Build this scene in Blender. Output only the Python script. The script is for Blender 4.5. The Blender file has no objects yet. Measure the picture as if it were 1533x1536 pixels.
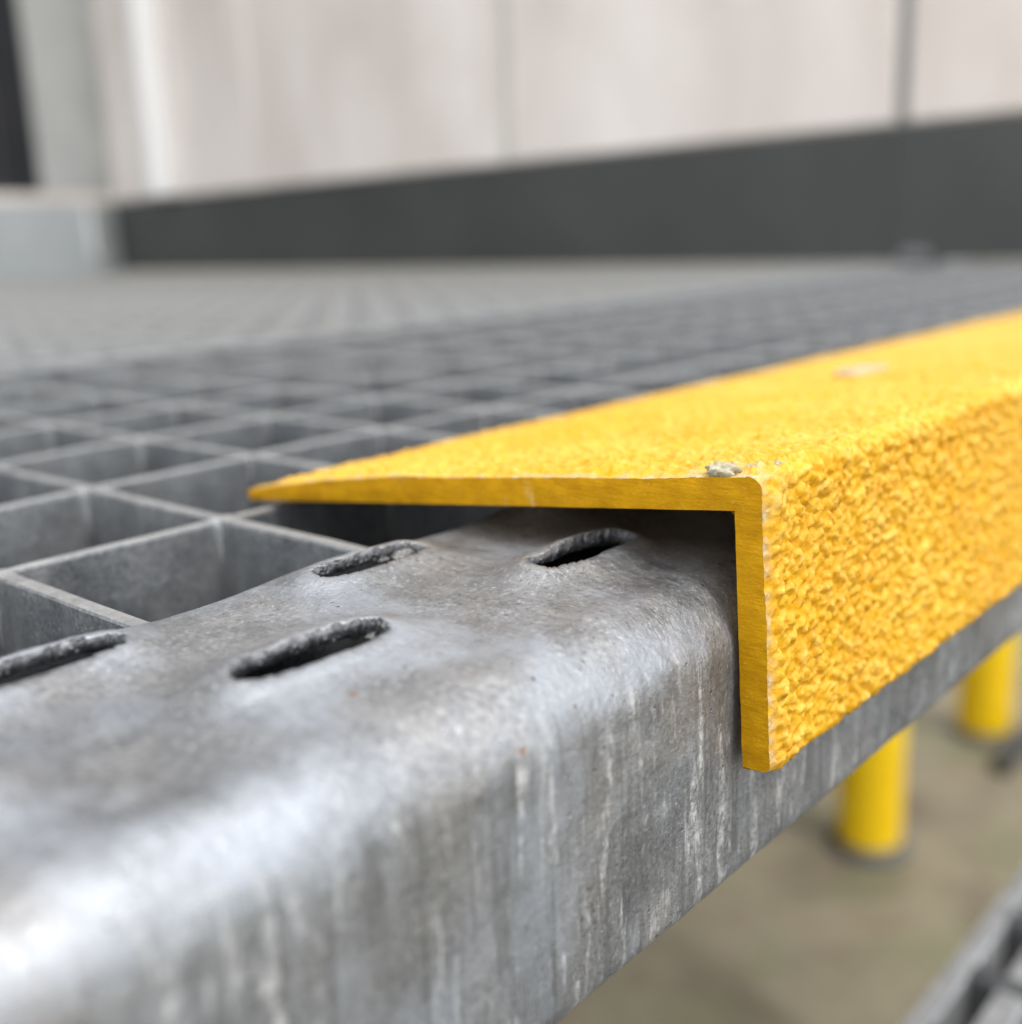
import bpy, math, random
import numpy as np
from mathutils import Matrix, Vector

# ------------------------------------------------------------------ units
U = 0.0387            # camera height above the grating (m); the measuring unit of this file
sc = bpy.context.scene
C = sc.collection
random.seed(7)

# ------------------------------------------------------------------ camera
Rw = np.array([[0.65802089, -0.20296308, 0.72513068],
               [-0.75206841, -0.12926475, 0.64628455],
               [-0.03743807, -0.97061662, -0.23770102]])
cd = bpy.data.cameras.new("camera")
cam = bpy.data.objects.new("camera", cd); C.objects.link(cam)
M = Matrix.Identity(4)
for i in range(3):
    M[i][0] = Rw[i][0]; M[i][1] = -Rw[i][1]; M[i][2] = -Rw[i][2]
M[2][3] = U
cam.matrix_world = M
cd.sensor_fit = 'HORIZONTAL'; cd.sensor_width = 36.0
cd.lens = 1690.0 / 1533.0 * 36.0
cd.clip_start = 0.004; cd.clip_end = 2000.0
cd.dof.use_dof = True
cd.dof.focus_distance = 0.121
cd.dof.aperture_fstop = 12.8
cd.dof.aperture_blades = 0
sc.camera = cam

# ------------------------------------------------------------------ light
SUN_AZ = Vector((-0.06, -1.0, 0)).normalized()
SUN_EL = math.radians(61)
sd = bpy.data.lights.new("sun", 'SUN'); so = bpy.data.objects.new("sun", sd); C.objects.link(so)
sd.energy = 1.0; sd.angle = math.radians(20); sd.color = (1.0, 0.955, 0.89)
sdir = Vector((SUN_AZ.x * math.cos(SUN_EL), SUN_AZ.y * math.cos(SUN_EL), math.sin(SUN_EL)))
so.rotation_euler = sdir.to_track_quat('Z', 'Y').to_euler()
w = bpy.data.worlds.new("World"); sc.world = w; w.use_nodes = True
nt = w.node_tree; nt.nodes.clear()
out = nt.nodes.new('ShaderNodeOutputWorld'); bg = nt.nodes.new('ShaderNodeBackground')
sky = nt.nodes.new('ShaderNodeTexSky'); sky.sky_type = 'NISHITA'; sky.sun_disc = False
sky.sun_elevation = SUN_EL
sky.sun_rotation = math.atan2(SUN_AZ.x, SUN_AZ.y)
sky.air_density = 1.0; sky.dust_density = .8; sky.ozone_density = 1.0
# thin broken cloud over the sky: grey-white patches, everywhere
tc = nt.nodes.new('ShaderNodeTexCoord'); mp = nt.nodes.new('ShaderNodeMapping'); mp.inputs['Scale'].default_value = (1, 1, 2.2)
cn = nt.nodes.new('ShaderNodeTexNoise'); cn.inputs['Scale'].default_value = 2.4; cn.inputs['Detail'].default_value = 5
rp = nt.nodes.new('ShaderNodeValToRGB'); rp.color_ramp.elements[0].position = .36; rp.color_ramp.elements[0].color = (.6, .6, .6, 1)
rp.color_ramp.elements[1].position = .62; rp.color_ramp.elements[1].color = (1, 1, 1, 1)
mx = nt.nodes.new('ShaderNodeMix'); mx.data_type = 'RGBA'; mx.inputs[7].default_value = (6.4, 6.35, 6.3, 1)
nt.links.new(tc.outputs['Generated'], mp.inputs[0]); nt.links.new(mp.outputs[0], cn.inputs['Vector'])
nt.links.new(cn.outputs[0], rp.inputs[0]); nt.links.new(rp.outputs[0], mx.inputs[0])
nt.links.new(sky.outputs[0], mx.inputs[6]); nt.links.new(mx.outputs[2], bg.inputs[0])
bg.inputs[1].default_value = 0.15
nt.links.new(bg.outputs[0], out.inputs[0])
vs = sc.view_settings
sc.display_settings.display_device = 'sRGB'
vs.view_transform = 'Standard'; vs.look = 'None'; vs.exposure = 0.95; vs.gamma = 1.0; vs.use_curve_mapping = False
sc.cycles.max_bounces = 8
sc.cycles.use_denoising = True

# ------------------------------------------------------------------ helpers
def tag(o, label=None, cat=None, group=None, kind=None):
    if label: o['label'] = label
    if cat: o['category'] = cat
    if group: o['group'] = group
    if kind: o['kind'] = kind
    return o

def thing(name, label, cat, loc=(0, 0, 0), group=None):
    o = bpy.data.objects.new(name, None); C.objects.link(o); o.location = loc
    o.empty_display_size = 0.01
    return tag(o, label, cat, group)

def link(name, me, mat, parent=None, loc=None):
    o = bpy.data.objects.new(name, me); C.objects.link(o)
    if mat is not None and len(me.materials) == 0: me.materials.append(mat)
    if parent is not None: o.parent = parent
    if loc is not None: o.location = loc
    return o

def mesh(name, V, F, smooth=False):
    me = bpy.data.meshes.new(name); me.from_pydata([tuple(v) for v in V], [], F); me.update()
    if smooth:
        me.polygons.foreach_set('use_smooth', [True] * len(me.polygons))
    return me

def gridmesh(name, P, keep=None, smooth=True, close=False):
    """P: (n, m, 3) array of points -> quads"""
    n, m = P.shape[:2]
    idx = np.arange(n * m).reshape(n, m)
    a = idx[:-1, :-1]; b = idx[1:, :-1]; c = idx[1:, 1:]; d = idx[:-1, 1:]
    q = np.stack([a, b, c, d], -1).reshape(-1, 4)
    if keep is not None: q = q[keep.reshape(-1)]
    V = P.reshape(-1, 3).astype(np.float64)
    used = np.unique(q); remap = -np.ones(len(V), int); remap[used] = np.arange(len(used))
    V = V[used]; q = remap[q]
    me = bpy.data.meshes.new(name)
    me.vertices.add(len(V)); me.vertices.foreach_set('co', V.ravel())
    me.loops.add(q.size); me.loops.foreach_set('vertex_index', q.ravel().astype(np.int32))
    me.polygons.add(len(q)); me.polygons.foreach_set('loop_start', np.arange(0, q.size, 4, dtype=np.int32))
    me.update(calc_edges=True)
    me.polygons.foreach_set('use_smooth', [smooth] * len(q))
    return me, used

_rs = np.random.RandomState(3)
_perm = _rs.permutation(4096).astype(np.int64)
_g = _rs.rand(4096) * 2 * np.pi
_ra, _rb, _rc = _rs.rand(4096), _rs.rand(4096), _rs.rand(4096)
def _h(ix, iy): return _perm[(_perm[ix & 4095] + iy) & 4095]
def pnoise(x, y):
    x = np.asarray(x, float); y = np.asarray(y, float)
    ix = np.floor(x).astype(np.int64); iy = np.floor(y).astype(np.int64)
    fx = x - ix; fy = y - iy
    def gr(i, j):
        a = _g[_h(ix + i, iy + j)]
        return np.cos(a) * (fx - i) + np.sin(a) * (fy - j)
    u = fx * fx * fx * (fx * (fx * 6 - 15) + 10); v = fy * fy * fy * (fy * (fy * 6 - 15) + 10)
    a = gr(0, 0) * (1 - u) + gr(1, 0) * u; b = gr(0, 1) * (1 - u) + gr(1, 1) * u
    return (a * (1 - v) + b * v) * 1.5
def fbm(x, y, o=3):
    s = 0; a = 1
    for k in range(o):
        s = s + a * pnoise(x * 2 ** k + 17.3 * k, y * 2 ** k - 9.1 * k); a *= .5
    return s
def worley(x, y):
    ix = np.floor(x).astype(np.int64); iy = np.floor(y).astype(np.int64)
    f1 = np.full(np.shape(x), 9.0); f2 = f1.copy(); hh = np.zeros(np.shape(x))
    for i in (-1, 0, 1):
        for j in (-1, 0, 1):
            k = _h(ix + i, iy + j)
            d = np.hypot(ix + i + _ra[k] - x, iy + j + _rb[k] - y)
            m = d < f1
            f2 = np.where(m, f1, np.minimum(f2, d)); hh = np.where(m, _rc[k], hh); f1 = np.where(m, d, f1)
    return f1, f2, hh

# ------------------------------------------------------------------ materials
class Mat:
    def __init__(s, name):
        s.m = bpy.data.materials.new(name); s.m.use_nodes = True; s.t = s.m.node_tree
        s.p = s.t.nodes['Principled BSDF']; s.mm = None
    def n(s, kind, **kw):
        x = s.t.nodes.new(kind)
        for k, v in kw.items(): setattr(x, k, v)
        return x
    def L(s, a, b): s.t.links.new(a, b)
    def coord(s, sc_=(1, 1, 1), rot=(0, 0, 0)):
        """object coordinates in millimetres, scaled"""
        if s.mm is None:
            tc = s.n('ShaderNodeTexCoord'); v = s.n('ShaderNodeVectorMath', operation='SCALE'); v.inputs['Scale'].default_value = 1000
            s.L(tc.outputs['Object'], v.inputs[0]); s.mm = v.outputs[0]
        mp = s.n('ShaderNodeMapping'); mp.inputs['Scale'].default_value = sc_; mp.inputs['Rotation'].default_value = rot
        s.L(s.mm, mp.inputs[0]); return mp.outputs[0]
    def noise(s, scale, detail=4, rough=.55, vec=None, dist=0):
        x = s.n('ShaderNodeTexNoise'); x.inputs['Scale'].default_value = scale; x.inputs['Detail'].default_value = detail
        x.inputs['Roughness'].default_value = rough; x.inputs['Distortion'].default_value = dist
        s.L(vec if vec is not None else s.coord(), x.inputs['Vector']); return x.outputs[0]
    def vor(s, scale, vec=None, feature='F1'):
        x = s.n('ShaderNodeTexVoronoi', feature=feature); x.inputs['Scale'].default_value = scale
        s.L(vec if vec is not None else s.coord(), x.inputs['Vector']); return x
    def ramp(s, f, stops):
        r = s.n('ShaderNodeValToRGB'); e = r.color_ramp.elements
        while len(e) < len(stops): e.new(0.5)
        for q, (p, c) in zip(e, stops):
            q.position = p; q.color = (c, c, c, 1) if isinstance(c, (int, float)) else (*c, 1)
        s.L(f, r.inputs[0]); return r.outputs[0]
    def rng(s, f, a, b, c, d):
        r = s.n('ShaderNodeMapRange'); r.inputs[1].default_value = a; r.inputs[2].default_value = b
        r.inputs[3].default_value = c; r.inputs[4].default_value = d; s.L(f, r.inputs[0]); return r.outputs[0]
    def mix(s, f, a, b, mode='MIX'):
        x = s.n('ShaderNodeMix', data_type='RGBA', blend_type=mode)
        for i, v in ((0, f), (6, a), (7, b)):
            if hasattr(v, 'links') or hasattr(v, 'is_linked'): s.L(v, x.inputs[i])
            elif isinstance(v, (int, float)): x.inputs[i].default_value = v if i == 0 else (v, v, v, 1)
            else: x.inputs[i].default_value = (*v, 1)
        return x.outputs[2]
    def math(s, op, a, b=0.0):
        x = s.n('ShaderNodeMath', operation=op)
        for i, v in ((0, a), (1, b)):
            if isinstance(v, (int, float)): x.inputs[i].default_value = v
            else: s.L(v, x.inputs[i])
        return x.outputs[0]
    def bump(s, hts):
        """list of (height socket, distance in m)"""
        prev = None
        for h, d in hts:
            b = s.n('ShaderNodeBump'); b.inputs['Strength'].default_value = 1.0; b.inputs['Distance'].default_value = d
            s.L(h, b.inputs['Height'])
            if prev: s.L(prev, b.inputs['Normal'])
            prev = b.outputs[0]
        s.L(prev, s.p.inputs['Normal'])
    def set(s, key, v):
        i = s.p.inputs[key]
        if isinstance(v, (int, float)): i.default_value = v
        elif isinstance(v, tuple): i.default_value = (*v, 1)
        else: s.L(v, i)
        return s

def galvanised(name, plate=False, bright=1.0, rim=False):
    m = Mat(name); b = bright
    big = m.noise(.055, 5, .6, dist=.6)
    mid = m.noise(.30, 6, .7)
    fine = m.noise(1.5, 4, .75)
    col = m.ramp(big, [(.32, (.27 * b, .285 * b, .305 * b)), (.5, (.34 * b, .35 * b, .365 * b)), (.66, (.41 * b, .41 * b, .415 * b))])
    col = m.mix(m.rng(mid, .42, .62, 0, .4), col, (.46 * b, .465 * b, .475 * b))
    col = m.mix(m.ramp(fine, [(.36, .7), (.45, 0)]), col, (.15 * b, .155 * b, .16 * b))
    col = m.mix(m.ramp(fine, [(.55, 0), (.66, .75)]), col, (.64, .64, .64))
    rough = m.rng(m.noise(.14, 5, .6), .35, .65, .34, .60)
    metal = 0.70
    if plate:
        # warm chalky and bluish clouds
        col = m.mix(m.ramp(m.noise(.10, 4, .6, m.coord((1, 1, .5)), dist=1.0), [(.50, 0), (.64, .22)]), col, (.50, .475, .44))
        col = m.mix(m.ramp(m.noise(.075, 3, .5), [(.46, 0), (.64, .6)]), col, (.47, .51, .57))
        # vertical wash marks on the front face: white oxide runs, dark runs
        sep = m.n('ShaderNodeSeparateXYZ'); m.L(m.coord(), sep.inputs[0])
        face = m.rng(sep.outputs[2], -1.5, -6, 0, 1)
        band = m.ramp(m.noise(.50, 5, .65, m.coord((1, .4, .11), (0, .06, 0)), dist=.5), [(.53, 0), (.62, 1)])
        grain = m.ramp(m.noise(.9, 6, .75, m.coord((1, 1, .6))), [(.42, 0), (.60, 1)])
        white = m.math('MULTIPLY', m.math('MULTIPLY', band, grain), face)
        dark = m.math('MULTIPLY', m.ramp(m.noise(.65, 4, .6, m.coord((1, .4, .07))), [(.52, 0), (.66, .65)]), face)
        col = m.mix(dark, col, (.22, .22, .225))
        col = m.mix(m.math('MULTIPLY', white, .5), col, (.74, .74, .73))
        metal = m.rng(white, 0, 1, .70, .1)
        # pits and grains
        v = m.vor(.55, m.coord((1, 1, 1)))
        pit = m.math('MULTIPLY', m.ramp(v.outputs['Distance'], [(.07, 1), (.14, 0)]), m.ramp(m.noise(.2, 2), [(.5, 0), (.62, 1)]))
        col = m.mix(pit, col, (.12, .12, .12))
        v2 = m.vor(.075, m.coord((1, 1, 1)))
        rust = m.math('MULTIPLY', m.ramp(v2.outputs['Distance'], [(.022, 1), (.045, 0)]), m.ramp(m.noise(2.0, 2), [(.42, 0), (.5, 1)]))
        col = m.mix(rust, col, (.36, .20, .12))
        # scuffs that change the gloss, following the bend
        sc1 = m.ramp(m.noise(1.1, 5, .7, m.coord((1.0, .20, .20), (0, 0, .12)), dist=.4), [(.50, 0), (.58, 1)])
        rough = m.math('SUBTRACT', rough, m.math('MULTIPLY', sc1, .14))
        m.bump([(m.noise(.09, 3, .5), .0004), (m.noise(.5, 4, .6, m.coord((1, 1, .6))), .00012), (fine, .00016), (pit, -.0002)])
    elif rim:
        v = m.vor(.9); bub = m.ramp(v.outputs['Distance'], [(.15, 1), (.35, 0)])
        col = m.mix(m.ramp(m.noise(.9, 5, .7), [(.40, 0), (.6, 1)]), (.09, .093, .10), (.30, .31, .325))
        col = m.mix(m.math('MULTIPLY', bub, .5), col, (.36, .36, .36))
        metal = .5; rough = .5
        m.bump([(bub, .0004), (m.noise(1.3, 4, .6), .00022)])
    else:
        runs = m.ramp(m.noise(.22, 4, .6, m.coord((1, 1, .15))), [(.5, 0), (.66, .6)])
        col = m.mix(runs, col, (.55 * b, .55 * b, .55 * b))
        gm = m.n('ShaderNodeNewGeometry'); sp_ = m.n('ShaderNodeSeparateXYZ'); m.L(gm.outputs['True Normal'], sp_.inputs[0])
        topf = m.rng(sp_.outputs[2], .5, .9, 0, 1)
        col = m.mix(m.math('SUBTRACT', 1.0, topf), m.mix(.6, col, (.54, .54, .53)), m.mix(1.0, col, (.74, .76, .77), 'MULTIPLY'))  # sides darkened as painted shade of the cells; tops paler, worn zinc
        if 'dull' in name: col = m.mix(m.ramp(m.noise(.008, 3, .5), [(.35, 0), (.6, .5)]), col, (.40, .375, .33))
        metal = .70; rough = m.math('ADD', rough, .04)
        m.bump([(m.noise(.25, 3, .5), .0003), (m.noise(1.6, 3, .6), .00008)])
    m.set('Base Color', col).set('Metallic', metal).set('Roughness', rough)
    return m.m

def yellow_grit():
    m = Mat('yellow_grit')
    at = m.n('ShaderNodeAttribute', attribute_name='grit')
    h = at.outputs['Fac']
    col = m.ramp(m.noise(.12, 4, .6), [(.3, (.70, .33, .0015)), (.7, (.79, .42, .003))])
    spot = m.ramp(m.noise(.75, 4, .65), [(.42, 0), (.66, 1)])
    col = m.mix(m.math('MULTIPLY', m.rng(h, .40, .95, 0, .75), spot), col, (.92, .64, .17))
    gm = m.n('ShaderNodeNewGeometry'); sp_ = m.n('ShaderNodeSeparateXYZ'); m.L(gm.outputs['True Normal'], sp_.inputs[0]); gz = sp_.outputs[2]
    # film of dust where feet rub, mostly off the peaks' colour
    col = m.mix(m.math('MULTIPLY', m.ramp(m.noise(.05, 3), [(.35, .15), (.65, .60)]), m.rng(gz, .3, .9, .12, 1.0)), col, (.88, .60, .13))
    a2 = m.n('ShaderNodeAttribute', attribute_name='fray')
    col = m.mix(m.math('MULTIPLY', a2.outputs['Fac'], .85), col, m.ramp(m.noise(2.2, 4, .7), [(.35, (.36, .28, .14)), (.62, (.70, .64, .50))]))
    m.set('Base Color', col).set('Roughness', m.rng(m.noise(1.3, 3), .3, .7, .28, .6))
    m.set('Specular IOR Level', .28)
    m.p.inputs['Subsurface Weight'].default_value = .25
    m.p.inputs['Subsurface Scale'].default_value = .0008
    m.p.inputs['Subsurface Radius'].default_value = (1.0, .55, .08)
    m.bump([(m.noise(1.3, 4, .6), .00018), (m.noise(4.5, 3, .7), .00008)])
    return m.m

def yellow_cut():
    m = Mat('yellow_cut_edge')
    col = m.ramp(m.noise(.35, 4, .6), [(.3, (.43, .205, .001)), (.7, (.56, .29, .002))])
    col = m.mix(m.ramp(m.noise(.8, 5, .7), [(.60, 0), (.75, .5)]), col, (.30, .19, .02))
    col = m.mix(m.ramp(m.noise(.28, 4, .6, m.coord((1, 1, .3))), [(.66, 0), (.78, .4)]), col, (.62, .52, .36))
    saw = m.noise(.9, 3, .6, m.coord((1, .35, 2.2), (.5, 0, 0)))
    col = m.mix(m.ramp(saw, [(.50, 0), (.66, .06)]), col, (.22, .12, .004))
    col = m.mix(m.ramp(m.noise(2.6, 3, .7), [(.62, 0), (.74, .45)]), col, (.66, .52, .22))
    m.set('Base Color', col).set('Roughness', .62).set('Specular IOR Level', .12)
    m.bump([(m.noise(.6, 4, .6), .00018), (saw, .00012), (m.noise(3, 3, .6), .00006)])
    return m.m

def simple(name, c1, c2, scale=.02, rough=.6, metal=0, bump=.0, bs=.3, vec=(1, 1, 1)):
    m = Mat(name)
    m.set('Base Color', m.ramp(m.noise(scale, 5, .6, m.coord(vec), dist=.4), [(.3, c1), (.7, c2)]))
    m.set('Roughness', rough).set('Metallic', metal)
    if bump: m.bump([(m.noise(bs, 4, .6), bump)])
    return m.m

M_plate = galvanised('weathered_zinc_plate', plate=True, bright=.88)
M_rim = galvanised('rough_zinc_rim', rim=True)
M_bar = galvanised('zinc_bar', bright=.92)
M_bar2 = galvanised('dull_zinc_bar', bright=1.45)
M_shade_bar = simple('shaded_steel', (.07, .075, .08), (.15, .158, .162), .1, .5, .3)  # side shading of the tread bars put into a dark base colour
M_dust = simple('dusty_zinc', (.20, .20, .19), (.33, .32, .28), .012, .6, .2)
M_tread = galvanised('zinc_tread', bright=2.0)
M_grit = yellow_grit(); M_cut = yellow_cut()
M_post = simple('yellow_paint', (.80, .50, .0), (.86, .59, .0), .01, .38, 0, .0006, .03)
M_black = simple('black_rubber', (.018, .018, .018), (.03, .03, .03), .05, .6)
M_kick = simple('dark_grey_paint', (.046, .050, .050), (.066, .070, .070), .006, .42, 0, .0004, .02)
M_lkick = simple('pale_grey_paint', (.42, .45, .46), (.50, .53, .54), .006, .22)
M_panel = simple('white_wall_panel', (.72, .655, .61), (.95, .905, .87), .0065, .62, 0, .0008, .02, (1, 1, .45))
M_pale = simple('pale_joint_sealant', (.58, .59, .52), (.66, .67, .60), .02, .6)
M_grey = simple('grey_white_paint', (.40, .41, .40), (.50, .51, .50), .007, .6)
M_white = simple('white_trim', (.86, .86, .85), (.88, .88, .87), .01, .45)
M_seal = simple('grey_joint_sealant', (.22, .24, .235), (.28, .29, .285), .02, .6)
M_dark = simple('dark_door', (.018, .021, .024), (.03, .03, .034), .01, .35)
M_resin = simple('pale_resin', (.36, .31, .17), (.58, .54, .42), 1.4, .4, 0, .0003, 1.5)
M_scrap = simple('pale_plastic', (.12, .125, .13), (.19, .19, .20), .1, .3)
M_beam = simple('dark_steel_beam', (.06, .06, .062), (.09, .09, .09), .01, .5)
def ground_mat():
    m = Mat('stained_concrete')
    col = m.ramp(m.noise(.006, 6, .6, dist=.7), [(.30, (.115, .092, .060)), (.45, (.195, .165, .108)), (.56, (.255, .225, .148)), (.70, (.185, .125, .092))])
    col = m.mix(m.ramp(m.noise(.0045, 4, .6), [(.48, 0), (.60, .65)]), col, (.165, .170, .085))
    col = m.mix(m.ramp(m.noise(.15, 5, .7), [(.40, .35), (.6, 0)]), col, (.12, .10, .075))
    m.set('Base Color', col).set('Roughness', .8)
    m.bump([(m.noise(.15, 6, .7), .002)])
    return m.m
M_ground = ground_mat()

def box(name, lo, hi, mat, parent=None, bev=0.0):
    lo = np.array(lo, float); hi = np.array(hi, float)
    c = (lo + hi) / 2; h = (hi - lo) / 2; b = min(bev, *(h * .45)) if bev else 0
    if not b:
        V = [c + h * np.array(s) for s in [(-1, -1, -1), (1, -1, -1), (1, 1, -1), (-1, 1, -1), (-1, -1, 1), (1, -1, 1), (1, 1, 1), (-1, 1, 1)]]
        F = [(0, 3, 2, 1), (4, 5, 6, 7), (0, 1, 5, 4), (1, 2, 6, 5), (2, 3, 7, 6), (3, 0, 4, 7)]
        return link(name, mesh(name, V, F), mat, parent)
    V = []; F = []; ring = []
    for z, k in ((-h[2], 1), (-h[2] + b, 0), (h[2] - b, 0), (h[2], 1)):
        e = b if k else 0
        r = []
        hx, hy = h[0] - e, h[1] - e
        for x, y in ((-hx + b, -hy), (hx - b, -hy), (hx, -hy + b), (hx, hy - b), (hx - b, hy), (-hx + b, hy), (-hx, hy - b), (-hx, -hy + b)):
            r.append(len(V)); V.append(c + np.array([x, y, z]))
        ring.append(r)
    for i in range(3):
        for k in range(8):
            F.append((ring[i][k], ring[i][(k + 1) % 8], ring[i + 1][(k + 1) % 8], ring[i + 1][k]))
    F.append(tuple(reversed(ring[0]))); F.append(tuple(ring[3]))
    return link(name, mesh(name, V, F), mat, parent)

def bar_mesh(name, L, axis, t=.0021, H=.030, segs=24, wob=.00025, seed=0, b=.0005):
    """flat bar on edge, rounded top arrises, gently uneven; runs from 0 to L along axis; top at z=0"""
    prof = [(-t / 2, -H), (-t / 2, -b), (-t / 2 + b * .3, -b * .3), (-t / 2 + b, 0), (t / 2 - b, 0), (t / 2 - b * .3, -b * .3), (t / 2, -b), (t / 2, -H)]
    V = []; F = []; n = len(prof)
    for i in range(segs + 1):
        a = L * i / segs
        wx = wob * float(pnoise(a * 40 + seed * 3.1, seed * 1.7)); wz = wob * .6 * float(pnoise(a * 30 + 5, seed * 2.3 + 9))
        for p, z in prof:
            V.append((p + wx, a, z + wz) if axis == 'y' else (a, p + wx, z + wz))
    for i in range(segs):
        for k in range(n):
            q = (i * n + k, i * n + (k + 1) % n, (i + 1) * n + (k + 1) % n, (i + 1) * n + k)
            F.append(q if axis == 'x' else q[::-1])
    e0 = tuple(range(n)); e1 = tuple(range(segs * n, segs * n + n))
    F.append(e0[::-1] if axis == 'x' else e0); F.append(e1 if axis == 'x' else e1[::-1])
    return mesh(name, V, F)

# ------------------------------------------------------------------ the setting
GZ = -0.90 + U
gx = np.concatenate([-np.geomspace(400, 1.5, 18), np.linspace(-1, 4, 40), np.geomspace(4.5, 400, 18)])
G = np.zeros((len(gx), len(gx), 3)); G[..., 0] = gx[:, None]; G[..., 1] = gx[None, :]
G[..., 2] = GZ + .004 * pnoise(G[..., 0] * 1.3, G[..., 1] * 1.3) * (np.abs(G[..., 0]) < 5)
me, _ = gridmesh('ground', G)
g = link('ground', me, M_ground); tag(g, 'stained beige concrete ground far below the platform', None, None, 'structure')

XW = 28.2 * U; YW = 49 * U
WTOP = 3.0
# long wall on the right: panels on a steel sill
wall = thing('panel_wall', 'long white panel wall rising above the dark kick plate behind the grating', 'wall', (XW, 0, 0))
ys = [4, 11.25, 23.9, 37.2, 49.0]
for i in range(4):
    a, b_ = ys[i] * U, ys[i + 1] * U
    gap = .0065
    o = box('wall_panel', (.006, a + gap, 3.18 * U), (.09, b_ - gap, WTOP), M_panel, wall, .003)
for yj, mj, dj in ((11.25, M_seal, .012), (23.9, M_pale, .006), (37.2, M_panel, .0085)):
    box('joint_strip', (dj, yj * U - .0064, 3.18 * U), (.05, yj * U + .0064, WTOP), mj, wall)
box('sill_beam', (.008, 4 * U, -.14), (.088, 49.6 * U, -.045), M_beam, wall, .004)
kick = thing('kick_plate', 'long dark grey kick plate along the foot of the white panel wall', 'kick plate', (XW, 0, 0))
box('kick_sheet', (.0, 11.29 * U, .003), (.0045, 48.9 * U, 3.16 * U), M_kick, kick, .001)
box('kick_sheet', (.0, 4 * U, .003), (.0045, 11.27 * U, 3.16 * U), M_kick, kick, .001)
# downpipe
def tube(name, pts, r, mat, parent=None, n=20, cap=True, rr=None):
    pts = [pts[0], tuple(Vector(pts[0]).lerp(Vector(pts[1]), .002))] + list(pts[1:-1]) + [tuple(Vector(pts[-1]).lerp(Vector(pts[-2]), .002)), pts[-1]]
    if rr is not None: rr = [rr[0]] + list(rr) + [rr[-1]]
    V = []; F = []; k = len(pts)
    for i, p in enumerate(pts):
        p = Vector(p); d = (Vector(pts[min(i + 1, k - 1)]) - Vector(pts[max(i - 1, 0)])).normalized()
        a = d.orthogonal().normalized() if abs(d.z) < .99 else Vector((1, 0, 0)); b = d.cross(a)
        r_ = r if rr is None else rr[i]
        for j in range(n):
            t = 2 * math.pi * j / n; V.append(p + a * (r_ * math.cos(t)) + b * (r_ * math.sin(t)))
    for i in range(k - 1):
        for j in range(n): F.append((i * n + j, i * n + (j + 1) % n, (i + 1) * n + (j + 1) % n, (i + 1) * n + j))
    if cap: F.append(tuple(range(n))[::-1]); F.append(tuple(range((k - 1) * n, k * n)))
    return link(name, mesh(name, V, F, True), mat, parent)
pipe = tube('wall_pipe', [(XW - .016, 43.6 * U, 3.2 * U), (XW - .016, 43.6 * U, 1.5), (XW - .016, 43.6 * U, WTOP)], .025, M_white)
tag(pipe, 'glossy white vertical pipe fixed to the panel wall near its left corner', 'pipe')

# the long wall is not quite square to the grating: turn it about the far corner
YAW = math.radians(-2.5)
piv = Vector((XW, YW, 0))
RM = Matrix.Translation(piv) @ Matrix.Rotation(YAW, 4, 'Z') @ Matrix.Translation(-piv)
for o in (wall, kick, pipe):
    o.matrix_world = RM @ (Matrix.Translation(o.location))

# wall at the far left, with a dark door
bw = thing('end_wall', 'pale grey wall with a dark door at the far left of the grating', 'wall', (0, YW, 0))
box('wall_face', (25.2 * U, .004, 3.58 * U), (28.7 * U, .10, WTOP), M_grey, bw, .003)
box('wall_face', (-30 * U, .004, 3.17 * U), (28.7 * U, .10, 3.575 * U), M_panel, bw, .002)
dr = box('door', (-6 * U, .03, 3.60 * U), (25.15 * U, .07, WTOP), M_dark, bw, .002)
box('door_frame', (24.75 * U, .012, 3.60 * U), (25.18 * U, .029, WTOP), M_dark, bw, .002)
box('wall_face', (-30 * U, .004, 3.58 * U), (-6.05 * U, .10, WTOP), M_panel, bw, .003)
lk = box('pale_kick_plate', (-30 * U, YW - .003, -.035), (27.05 * U, YW + .002, 3.15 * U), M_lkick, None, .001)
tag(lk, 'pale glossy kick plate at the foot of the end wall under the dark door', 'kick plate')
cp = box('corner_post', (27.12 * U, YW - .020, -.03), (28.15 * U, YW + .002, 3.12 * U), simple('grey_post_paint', (.30, .31, .31), (.36, .37, .37), .01, .5), None, .003)
tag(cp, 'short grey post in the corner where dark and pale kick plates meet', 'post')

# yellow posts under the platform
def post(x, y, label):
    t = thing('yellow_post', label, 'post', (x, y, GZ), 'yellow posts under the platform')
    pts = [(0, 0, .008), (0, 0, .05), (0, 0, .3), (0, 0, .60), (0, 0, .76), (0, 0, -.13 - GZ)]
    tube('tube', pts, .046, M_post, t, 48)
    tube('contact_shade_ring', [(0, 0, .0), (0, 0, .012), (0, 0, .016)], .054, M_beam, t, 40, True, [.060, .058, .048])  # dark ring standing in for contact shadow and soil at the base
    return t
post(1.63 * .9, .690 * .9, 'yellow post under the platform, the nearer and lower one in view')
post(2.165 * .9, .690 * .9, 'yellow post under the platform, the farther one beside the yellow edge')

# dark hose end lying on the ground
hp = []
for k in range(14):
    t = k / 13
    hp.append((2.0 * .9 * (1 + .0) + .0 + t * .75, .586 * .9 + .015 - t * .16 + .03 * math.sin(t * 5), GZ + .018))
hs = tube('black_hose', hp, .016, M_black, None, 16)
tag(hs, 'end of a black hose lying on the beige ground at the right edge', 'hose')

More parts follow.
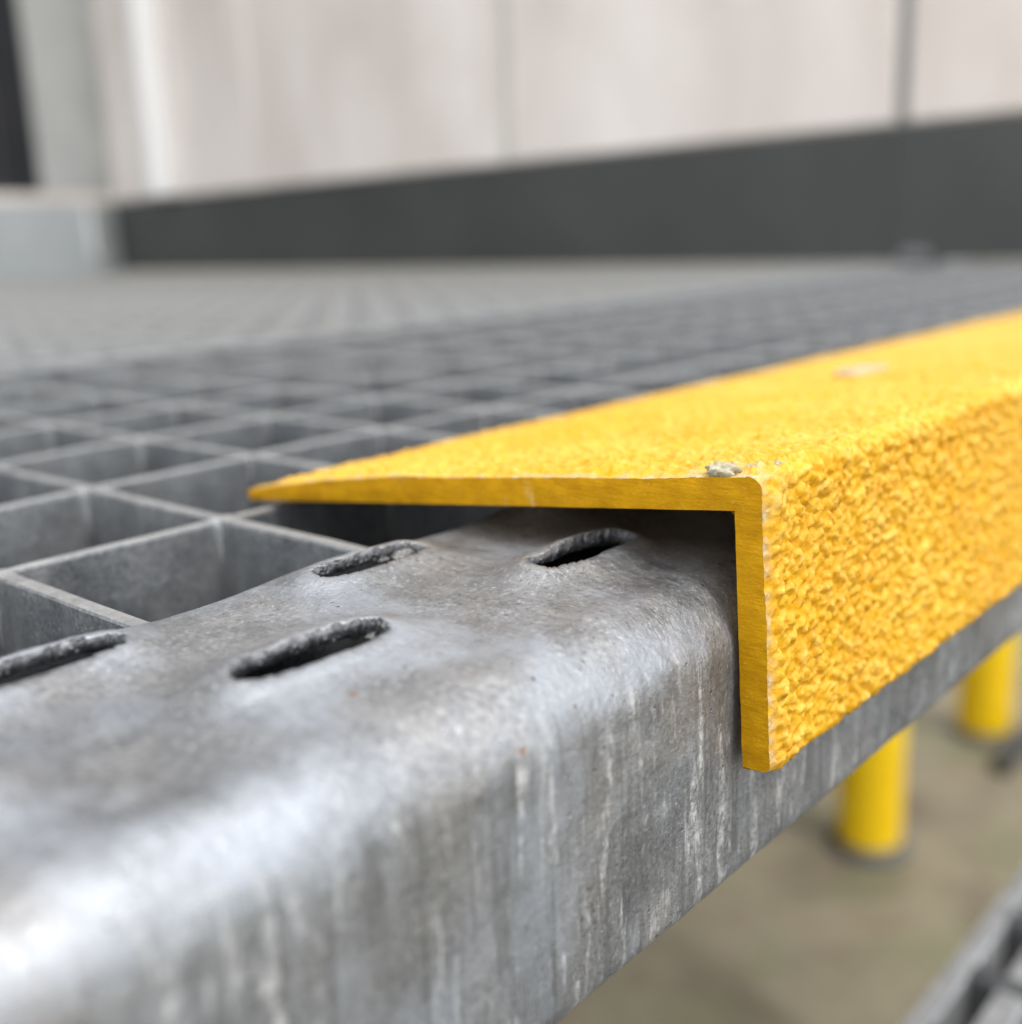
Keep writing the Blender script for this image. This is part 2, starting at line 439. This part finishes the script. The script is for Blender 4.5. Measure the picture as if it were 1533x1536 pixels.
# ------------------------------------------------------------------ grating panels
PX = .8645; X0 = 1.523; PY = 1.0; Y0 = 3.61
near = thing('landing_grating', 'front galvanised grating with a bent slotted nosing plate along its edge', 'grating', (0, 0, 0), 'platform gratings')
far_ = thing('floor_grating', 'rear galvanised grating running from the panel joint back to the walls', 'grating', (0, 0, 0), 'platform gratings')
XL, XR = -9 * U, 27.9 * U
bm = [bar_mesh('bearing_bar', (9.95 - 2.68) * U, 'y', .0022, .030, 24, .0004, s) for s in range(5)]
bf = [bar_mesh('bearing_bar', (48.8 - 10.15) * U, 'y', .0024, .030, 12, .0004, s + 9) for s in range(3)]
k = -12
while X0 + PX * k < 27.8:
    x = (X0 + PX * k) * U
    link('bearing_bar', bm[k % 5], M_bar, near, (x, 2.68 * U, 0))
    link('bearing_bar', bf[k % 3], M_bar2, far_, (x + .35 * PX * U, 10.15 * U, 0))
    k += 1
cm = [bar_mesh('cross_bar', XR - XL, 'x', .0018, .0295, 160, .0005, s + 20) for s in range(5)]
for k in range(6):
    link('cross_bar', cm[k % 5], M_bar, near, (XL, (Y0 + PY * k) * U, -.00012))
cf = bar_mesh('cross_bar', XR - XL, 'x', .0026, .0295, 20, .0003, 33)
k = 0
while 11.1 + PY * k < 48.6:
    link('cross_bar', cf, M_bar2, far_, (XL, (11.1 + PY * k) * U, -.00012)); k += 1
bd = bar_mesh('end_bar', XR - XL, 'x', .0048, .032, 60, .0003, 41)
link('end_bar', bar_mesh('end_bar', XR - XL, 'x', .003, .031, 60, .0001, 42), M_bar, near, (XL, 2.62 * U, -.0022))  # unseen bar added to close the cavity so the slots go black
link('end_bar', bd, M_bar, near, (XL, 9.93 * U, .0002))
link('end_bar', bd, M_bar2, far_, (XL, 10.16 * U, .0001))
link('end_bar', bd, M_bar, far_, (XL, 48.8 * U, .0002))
sb = box('light_block_beam', (XL, 2.75 * U, -1.95 * U), (XR, 4.35 * U, -.035), M_beam, None, .004)  # unseen beam, added to keep light from below out of the first cells
tag(sb, 'unseen dark beam added under the front of the grating to block light from below', 'light blocker')
fw = box('under_deck_light_block', (-.6, .92, GZ - .05), (1.9, 1.92, -.20), simple('dark_block', (.05, .05, .045), (.10, .095, .085), .01, .8, 0, .003, .05), None, .01)  # added out of sight to reduce light under the deck from the back
tag(fw, 'unseen dark block added under the rear of the grating platform to cut light below it', 'foundation wall')
# zinc-filled fillets where bars cross, near the camera
def fillet_mesh():
    r = .0018; t = .00085; V = []; F = []; ring = []
    for q in range(4):
        a0 = q * math.pi / 2
        cx, cy = (t + r), (t + r)
        for s in range(5):
            a = math.pi * 1.5 - s * math.pi / 8   # from below the centre to its left
            x, y = cx + r * math.cos(a), cy + r * math.sin(a)
            ring.append((x * math.cos(a0) - y * math.sin(a0), x * math.sin(a0) + y * math.cos(a0)))
    n = len(ring)
    for z, s in ((-.016, .35), (-.0014, 1), (-.00035, .8), (-.0001, .4)):
        for x, y in ring: V.append((x * s, y * s, z))
    for i in range(3):
        for j in range(n): F.append((i * n + j, i * n + (j + 1) % n, (i + 1) * n + (j + 1) % n, (i + 1) * n + j))
    F.append(tuple(range(3 * n, 4 * n)))
    return mesh('weld_fillet', V, F, True)
fm = fillet_mesh()
for k in range(-1, 8):
    for j in range(6):
        link('weld_fillet', fm, M_bar, near, ((X0 + PX * k) * U, (Y0 + PY * j) * U, .0002))

# ------------------------------------------------------------------ bent nosing plate with raised slots (a part of the front grating)
YB, YF, RB, ZB = 2.67, 1.56, .175, -.905
mmU = U * 1000
flat = (YB - YF - RB) * mmU; arc = RB * mmU * math.pi / 2; face = (-RB - ZB) * mmU - 2.6; R2 = 2.6; arc2 = R2 * math.pi / 2; ret = 38.0
e = 2.0
def profile(s):
    """arc length in mm from the back edge -> y, z (mm), normal"""
    R = RB * mmU
    y = np.where(s < flat, YB * mmU - s, 0.0); z = np.zeros_like(s); ny = np.zeros_like(s); nz = np.ones_like(s)
    a = np.clip((s - flat) / R, 0, math.pi / 2)
    mk = s >= flat
    y = np.where(mk, (YF + RB) * mmU - R * np.sin(a), y); z = np.where(mk, -R + R * np.cos(a), z)
    ny = np.where(mk, -np.sin(a), ny); nz = np.where(mk, np.cos(a), nz)
    mf = s > flat + arc
    z = np.where(mf, -R - (s - flat - arc), z)
    s2 = s - (flat + arc + face)
    b = np.clip(s2 / R2, 0, math.pi / 2); mb = s2 > 0; y0 = YF * mmU; z0 = -R - face
    y = np.where(mb, y0 + R2 - R2 * np.cos(b), y); z = np.where(mb, z0 - R2 * np.sin(b), z)
    ny = np.where(mb, -np.cos(b), ny); nz = np.where(mb, -np.sin(b), nz)
    mc = s2 > arc2
    y = np.where(mc, y0 + R2 + (s2 - arc2), y)
    return y, z, ny, nz
S = np.concatenate([np.arange(0, flat + arc + 8, .30), np.arange(flat + arc + 8, flat + arc + face + arc2, .55), np.linspace(flat + arc + face + arc2, flat + arc + face + arc2 + ret, 14)])
xs = [-9 * mmU]
while xs[-1] < 27.9 * mmU:
    x = xs[-1]
    if x < 5: st = 1.6
    elif x < 125: st = .30
    elif x < 230: st = .7
    else: st = 2.2
    xs.append(x + st)
X = np.array(xs)
XX, SS = np.meshgrid(X, S, indexing='ij')
YY = YB * mmU - SS    # unrolled y coordinate
slots = []   # cx, cy (u), half length mm, radius mm, lift mm, skew
for k in range(-1, 5):
    slots.append((1.130 + 1.02 * k, 2.49, 8.5, 2.45, 2.5))
    slots.append((1.548 + 1.035 * k, 2.02, 9.2, 2.6, 2.8))
lift = np.zeros_like(XX); sdmin = np.full(XX.shape, 99.0); snx = np.zeros_like(XX); sny = np.zeros_like(XX)
for n_, (cx, cy, hl, r, up) in enumerate(slots):
    dx = XX - cx * mmU; dy = YY - cy * mmU
    dy = dy + .45 * pnoise(XX * .16 + n_ * 7, YY * .1) * (np.abs(dx) < 14)
    t = np.clip(dx, -(hl - r), hl - r)
    rr_ = r * (1 - .40 * (t / hl) ** 2)
    qx = dx - t; qd = np.hypot(qx, dy) + 1e-6
    sd_ = qd - rr_
    m = sd_ < sdmin
    sdmin = np.where(m, sd_, sdmin); snx = np.where(m, qx / qd, snx); sny = np.where(m, dy / qd, sny)
    side = .84 + .16 * np.clip(dy / (r + 1), -1, 1)
    l = up * side * np.exp(-(np.clip(sd_, 0, None) / 3.6) ** 1.2)
    lift = np.maximum(lift, l) + .25 * np.minimum(lift, l)
# snap vertices onto the slot outline
near_m = (sdmin < .12) & (sdmin > -.34)
XX = np.where(near_m, XX - sdmin * snx, XX); dYs = np.where(near_m, sdmin * sny, 0); SS2 = SS + dYs
py, pz, ny, nz = profile(SS2)
und = .09 * fbm(XX * .045, SS * .06, 2) + .03 * fbm(XX * .35, SS * .30, 3)
und = und + .05 * pnoise(XX * .16 + 40, SS * .9) * np.clip((SS - flat) / 4, 0, 1) * 0.5
lipn = np.exp(-np.clip(sdmin, 0, 9) / .9) * .12 * fbm(XX * .28, SS * .28, 2)
d = lift + und + lipn - .72 - .16 * np.clip(1 - np.clip(sdmin, 0, 9) / .6, 0, 1) ** 2
# back edge rolls down, bottom edge rolls in
edge = np.clip(1 - SS / 1.2, 0, 1); d = d - .7 * edge ** 2
P = np.stack([XX, py + d * ny, pz + d * nz], -1) / 1000.0
cen = (sdmin[:-1, :-1] + sdmin[1:, :-1] + sdmin[1:, 1:] + sdmin[:-1, 1:]) / 4
me, _ = gridmesh('nosing_plate', P, keep=(cen > 0.0))
pl = link('nosing_plate', me, M_plate, near)
me.materials.append(M_rim)
so_ = pl.modifiers.new('sheet', 'SOLIDIFY'); so_.thickness = .0017; so_.offset = -1; so_.use_rim = True
so_.material_offset_rim = 1; so_.use_even_offset = False
pl['label'] = 'bent galvanised nosing plate with raised slots'

# ------------------------------------------------------------------ yellow grit nosing
ns = thing('yellow_step_nosing', 'yellow gritty step nosing lying over the galvanised grating edge', 'step nosing', (0, 0, 0))
ic = np.array([1.533, .247]) * mmU; tipb = np.array([3.745, .005]) * mmU
bi = np.array([1.498, -.511]) * mmU; T = .098 * mmU
tt = (tipb - ic) / np.linalg.norm(tipb - ic); nn = np.array([-tt[1], tt[0]])
ft = (bi - ic) / np.linalg.norm(bi - ic); fn = np.array([ft[1], -ft[0]])
if fn[0] > 0: fn = -fn
TF = .090 * mmU
# outer corner = intersection of offset lines
A_ = np.array([tt, -ft]).T; o1 = ic + nn * T; o2 = ic + fn * TF
ab = np.linalg.solve(A_, o2 - o1); oc = o1 + tt * ab[0]
Ltop = np.dot(tipb - oc, tt); Lf = np.dot(bi - oc, ft)
Rc = 2.0
pts = []; nr = []
# outer surface from the back edge to the corner to the bottom of the leg
for s in np.arange(0, Ltop - Rc, .42):
    p = oc + tt * (Ltop - s); drop = max(0, 1 - s / 34.0) ** 1.6 * 1.9
    pts.append(p - nn * drop); nr.append(nn)
a0 = math.atan2(nn[1], nn[0]); a1 = math.atan2(fn[1], fn[0])
if a1 < a0: a1 += 2 * math.pi
cc = oc - nn * Rc - fn * Rc
for a in np.linspace(a0, a1, 12):
    v = np.array([math.cos(a), math.sin(a)]); pts.append(cc + v * Rc); nr.append(v)
for s in np.arange(Rc + .3, Lf - .8, .30):
    pts.append(oc + ft * s); nr.append(fn)
NO = len(pts)
for a in np.linspace(0, math.pi / 2, 4):
    v = fn * math.cos(a) + ft * math.sin(a); pts.append(oc + ft * (Lf - .8) - fn * .8 + v * .8); nr.append(v)
NE = len(pts)
inner = [bi, bi + (ic - bi) * .5, ic + ft * .5, ic + tt * .5, ic + (tipb - ic) * .5, tipb, tipb + nn * .6 + tt * .4]
for p in inner: pts.append(p); nr.append(np.array([0, 0.]))
pts = np.array(pts); nr = np.array(nr)
sl = np.concatenate([[0], np.cumsum(np.linalg.norm(np.diff(pts, axis=0), axis=1))])
xs = [0.0]; st = .30
while xs[-1] < (27.85 - 2.62) * mmU:
    xs.append(xs[-1] + st)
    if xs[-1] > 55: st = min(st * 1.0075, 3.0)
xs = np.array(xs)
XN, SN = np.meshgrid(xs, sl, indexing='ij')
def grit(x, s):
    wx = x + .55 * pnoise(x * .9, s * .9) + .3 * pnoise(x * 2.1 + 9, s * 2.1)
    ws = s + .55 * pnoise(x * .9 + 31, s * .9 + 7) + .3 * pnoise(x * 2.1 - 4, s * 2.1)
    f1, f2, hh = worley(wx / 1.08, ws / 1.08)
    gr = np.sqrt(np.clip(1 - (f1 * 1.55) ** 2, 0, 1)) * (.35 + .65 * hh)
    g1, g2, h2 = worley(wx / 1.85 + 50, ws / 1.85 + 20)
    br = np.sqrt(np.clip(1 - (g1 * 1.5) ** 2, 0, 1)) * (.2 + .8 * h2)
    rd = 1 - np.abs(pnoise(x * .42 + 3, s * .42)) * 3.2      # worm-like ridges
    rd = np.clip(rd, 0, 1)
    return .60 * gr + .50 * br + .24 * rd + .10 * pnoise(x * 1.9, s * 1.9) + .05 * pnoise(x * 4.5, s * 4.5)
Hh = grit(XN, SN)
fade = np.zeros(len(pts)); fade[:NO] = 1; fade[NO:NE] = .6
ed = np.clip(sl / 8.0, .2, 1)
amp = np.clip(1.25 * Hh, 0, 1.5) * (fade * ed)[None, :] * (.12 + .88 * np.clip(xs / 1.8, 0, 1))[:, None]
low = .20 * fbm(XN * .03, SN * .05, 2) * fade[None, :]
D = amp * .88 + low - .25
D = np.where(fade[None, :] > 0, D, 0)
endj = np.exp(-xs / .5)[:, None] * .12 * pnoise(SN * .9, XN * 0 + 3.3)   # ragged sawn end
skew = (pts[:, 0] - oc[0]) / (tipb[0] - oc[0]) * (-.02 * mmU)
PN = np.zeros((len(xs), len(pts), 3))
jig = np.zeros((1, len(pts))); 
PN[..., 0] = 2.64 * mmU + XN + endj + np.exp(-xs / 8)[:, None] * skew[None, :]
PN[..., 1] = pts[None, :, 0] + nr[None, :, 0] * D
PN[..., 2] = pts[None, :, 1] + nr[None, :, 1] * D
PN = np.concatenate([PN, PN[:, :1]], 1) / 1000.0
me, used = gridmesh('grit_cover', PN[:, ::-1])
at = me.attributes.new('grit', 'FLOAT', 'POINT')
gv = np.clip(Hh * fade[None, :], 0, 1.4); gv = np.concatenate([gv, gv[:, :1]], 1)[:, ::-1].reshape(-1)[used]
at.data.foreach_set('value', gv.astype(np.float32))
at2 = me.attributes.new('fray', 'FLOAT', 'POINT')
fr = np.exp(-(xs / .75) ** 2)[:, None] * np.clip(.45 + 1.3 * pnoise(XN * .6, SN * .55) + .5 * pnoise(XN * 2, SN * 2.3), 0, 1) * fade[None, :]
cnr = np.exp(-((SN - (Ltop - 4)) / 5.0) ** 2 - (XN / 6.0) ** 2) * np.clip(.3 + 1.5 * pnoise(XN * .7, SN * .7 + 4), 0, 1)
fr = np.clip(fr + .8 * cnr, 0, 1)
at2.data.foreach_set('value', np.concatenate([fr, fr[:, :1]], 1)[:, ::-1].reshape(-1)[used].astype(np.float32))
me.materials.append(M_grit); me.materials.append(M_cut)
# inner faces use the smooth material
npf = len(pts)
mi = np.zeros((len(xs) - 1, npf), np.int32); colidx = np.arange(npf)[::-1]
mi[:, colidx >= NE - 1] = 1
me.polygons.foreach_set('material_index', mi.reshape(-1))
me.update()
gc = link('grit_cover', me, None, ns)
# sawn end face: strips between the outer outline and the inner one
def project(p, a, b):
    t = np.clip(np.dot(p - a, b - a) / np.dot(b - a, b - a), 0, 1); return a + (b - a) * t
ring = PN[0, :NE] * 1000
innr = []
for k in range(NE):
    q = ring[k, 1:]
    pa = project(q, tipb, ic); pb = project(q, ic, bi)
    kk = k / (NE - 1)
    ct = np.dot(q - oc, tt)
    innr.append(pa if ct > TF else (pb if np.dot(q - oc, ft) > T else ic))
innr = np.array(innr); LY = 9
CP = np.zeros((NE, LY, 3))
for l in range(LY):
    f = l / (LY - 1)
    yz = ring[:, 1:] * (1 - f) + innr * f
    CP[:, l, 1:] = yz
    xb = 2.64 * mmU + (yz[:, 0] - oc[0]) / (tipb[0] - oc[0]) * (-.02 * mmU) - .02
    CP[:, l, 0] = xb * min(1, f * 4) + (ring[:, 0] - .02) * (1 - min(1, f * 4)) - .10 * min(1, f * 4) * pnoise(yz[:, 0] * .25, yz[:, 1] * .5) - .12 * math.sin(math.pi * f)
me_c, _ = gridmesh('cut_end', CP / 1000.0)
ce = link('cut_end', me_c, M_cut, ns)
# far end cap
im2 = bpy.data.meshes.new('far_end'); r2 = PN[-1, :-1]
im2.from_pydata([tuple(v) for v in r2], [], [tuple(range(len(r2)))[::-1]]); im2.update()
link('far_end', im2, M_cut, ns)

# lumps of pale resin on the worn corner
def lump(name, c, r, mat, parent, seed, n=22, squash=(1, 1, .6), amp_=.35):
    V = []; F = []
    for i in range(n + 1):
        th = math.pi * i / n
        for j in range(n * 2):
            ph = math.pi * j / n
            v = np.array([math.sin(th) * math.cos(ph), math.sin(th) * math.sin(ph), math.cos(th)])
            k_ = 1 + amp_ * float(pnoise(v[0] * 1.7 + seed * 5 + v[2], v[1] * 1.7 + seed)) + amp_ * .5 * float(pnoise(v[0] * 4 + seed, v[1] * 4 + v[2] * 3))
            V.append(np.array(c) + v * r * k_ * np.array(squash))
    m_ = n * 2
    for i in range(n):
        for j in range(m_): F.append((i * m_ + j, (i + 1) * m_ + j, (i + 1) * m_ + (j + 1) % m_, i * m_ + (j + 1) % m_))
    return link(name, mesh(name, V, F, True), mat, parent)
def on_top(x_u, along, lift_=0.0):
    p = oc + tt * along + nn * lift_
    return (x_u * U, p[0] / 1000, p[1] / 1000)
lump('resin_lump', on_top(2.665, 5.4, .45), .0014, M_resin, ns, 1, squash=(.9, 1.25, .55))
lump('resin_lump', on_top(2.72, 2.6, .30), .0009, M_resin, ns, 2, squash=(1.3, 1, .5))
lump('resin_lump', on_top(2.80, 1.6, .15), .0008, M_resin, ns, 3, squash=(1.2, 1, .55))
lump('resin_lump', on_top(2.95, 4.0, .25), .0007, M_resin, ns, 4, squash=(1.2, 1, .5))
lump('resin_smear', on_top(5.55, 40, .65), .0048, simple('grey_smear', (.55, .45, .25), (.62, .53, .36), .8, .25), ns, 7, squash=(1.6, .8, .16))

# ------------------------------------------------------------------ zinc dross and rust at the slot ends (parts of the plate)
M_rust = simple('rust', (.10, .045, .02), (.30, .15, .08), 1.1, .7, 0, .0002, 2)
M_dross = simple('zinc_dross', (.10, .10, .10), (.34, .34, .33), 1.2, .45, .5, .0002, 2)
def at_plate(xu, yu, dz): return (xu * U, (yu - .028) * U, (dz - .9) / 1000)
lump('rust_blister', at_plate(1.355, 2.035, 1.3), .0011, M_rust, near, 11, 12, (1.2, .7, .8))
lump('zinc_drip', at_plate(1.385, 2.06, 1.9), .0010, M_dross, near, 12, 12, (1.4, .6, .7))
lump('zinc_drip', at_plate(1.785, 2.085, 2.2), .0009, M_dross, near, 13, 12, (1.6, .7, .7))
lump('zinc_drip', at_plate(1.735, 2.12, 2.6), .0006, M_dross, near, 14, 12, (1.3, .8, .9))
lump('zinc_drip', at_plate(2.30, 2.54, 2.6), .0011, M_dross, near, 15, 12, (1.5, .8, .7))
lump('zinc_drip', at_plate(2.25, 2.57, 2.3), .0006, M_dross, near, 16, 12, (1.3, .8, .7))
lump('zinc_drip', at_plate(1.98, 2.50, 1.9), .0008, M_dross, near, 17, 12, (1.2, .7, .8))
for nm, lab, x_, y_, r_, mt in (('dirt_fleck', 'tiny dark fleck of dirt on the plate behind the middle slot', 1.72, 2.42, .00045, M_beam),
                     ('dirt_fleck', 'tiny dark speck of dirt on the plate left of the middle slot', 1.39, 2.28, .0004, M_beam),
                     ('rust_flake', 'tiny red brown flake on the plate between the middle and right slots', 1.97, 2.03, .00045, M_rust)):
    o = lump(nm, (0, 0, 0), r_, mt, None, x_ * 9, 8, (1.7, .8, .5)); o.location = (x_ * U, y_ * U, .0003)
    tag(o, lab, 'fleck')

# ------------------------------------------------------------------ small debris
sp = box('plastic_clip', (26.4 * U, 10.3 * U, .0005), (27.6 * U, 11.1 * U, .014), M_scrap, None, .003)
tag(sp, 'small pale clip lying on the grating at the foot of the kick plate', 'clip')

# ------------------------------------------------------------------ stair tread below
tz = (-4.65) * U
tr = thing('stair_tread', 'galvanised grating stair tread below the platform at the lower right', 'stair tread', (0, 0, tz))
yb = 2.58 * U; ye = -4.2 * U
rb = bar_mesh('rear_bar', 34 * U, 'x', .0065, .034, 40, .0003, 50)
link('rear_bar', rb, M_tread, tr, (-8 * U, yb, .0002))
fb = bar_mesh('front_bar', 34 * U, 'x', .0048, .034, 40, .0003, 51)
link('front_bar', fb, M_tread, tr, (-8 * U, ye, .0002))
tb = bar_mesh('bearing_bar', yb - ye, 'y', .0070, .030, 8, .0002, 52)
for k in range(38):
    link('bearing_bar', tb, M_shade_bar, tr, ((-7.6 + PX * k) * U, ye, 0))
tcx = bar_mesh('cross_bar', 34 * U, 'x', .0026, .0295, 20, .0002, 53)
tcw = bar_mesh('cross_bar', 34 * U, 'x', .009, .006, 20, .0002, 54)
for k in range(0, 6):
    link('cross_bar', tcw if k == 0 else tcx, M_tread, tr, (-8 * U, yb - (.42 + k * PY * 1.13) * U, -.0006))
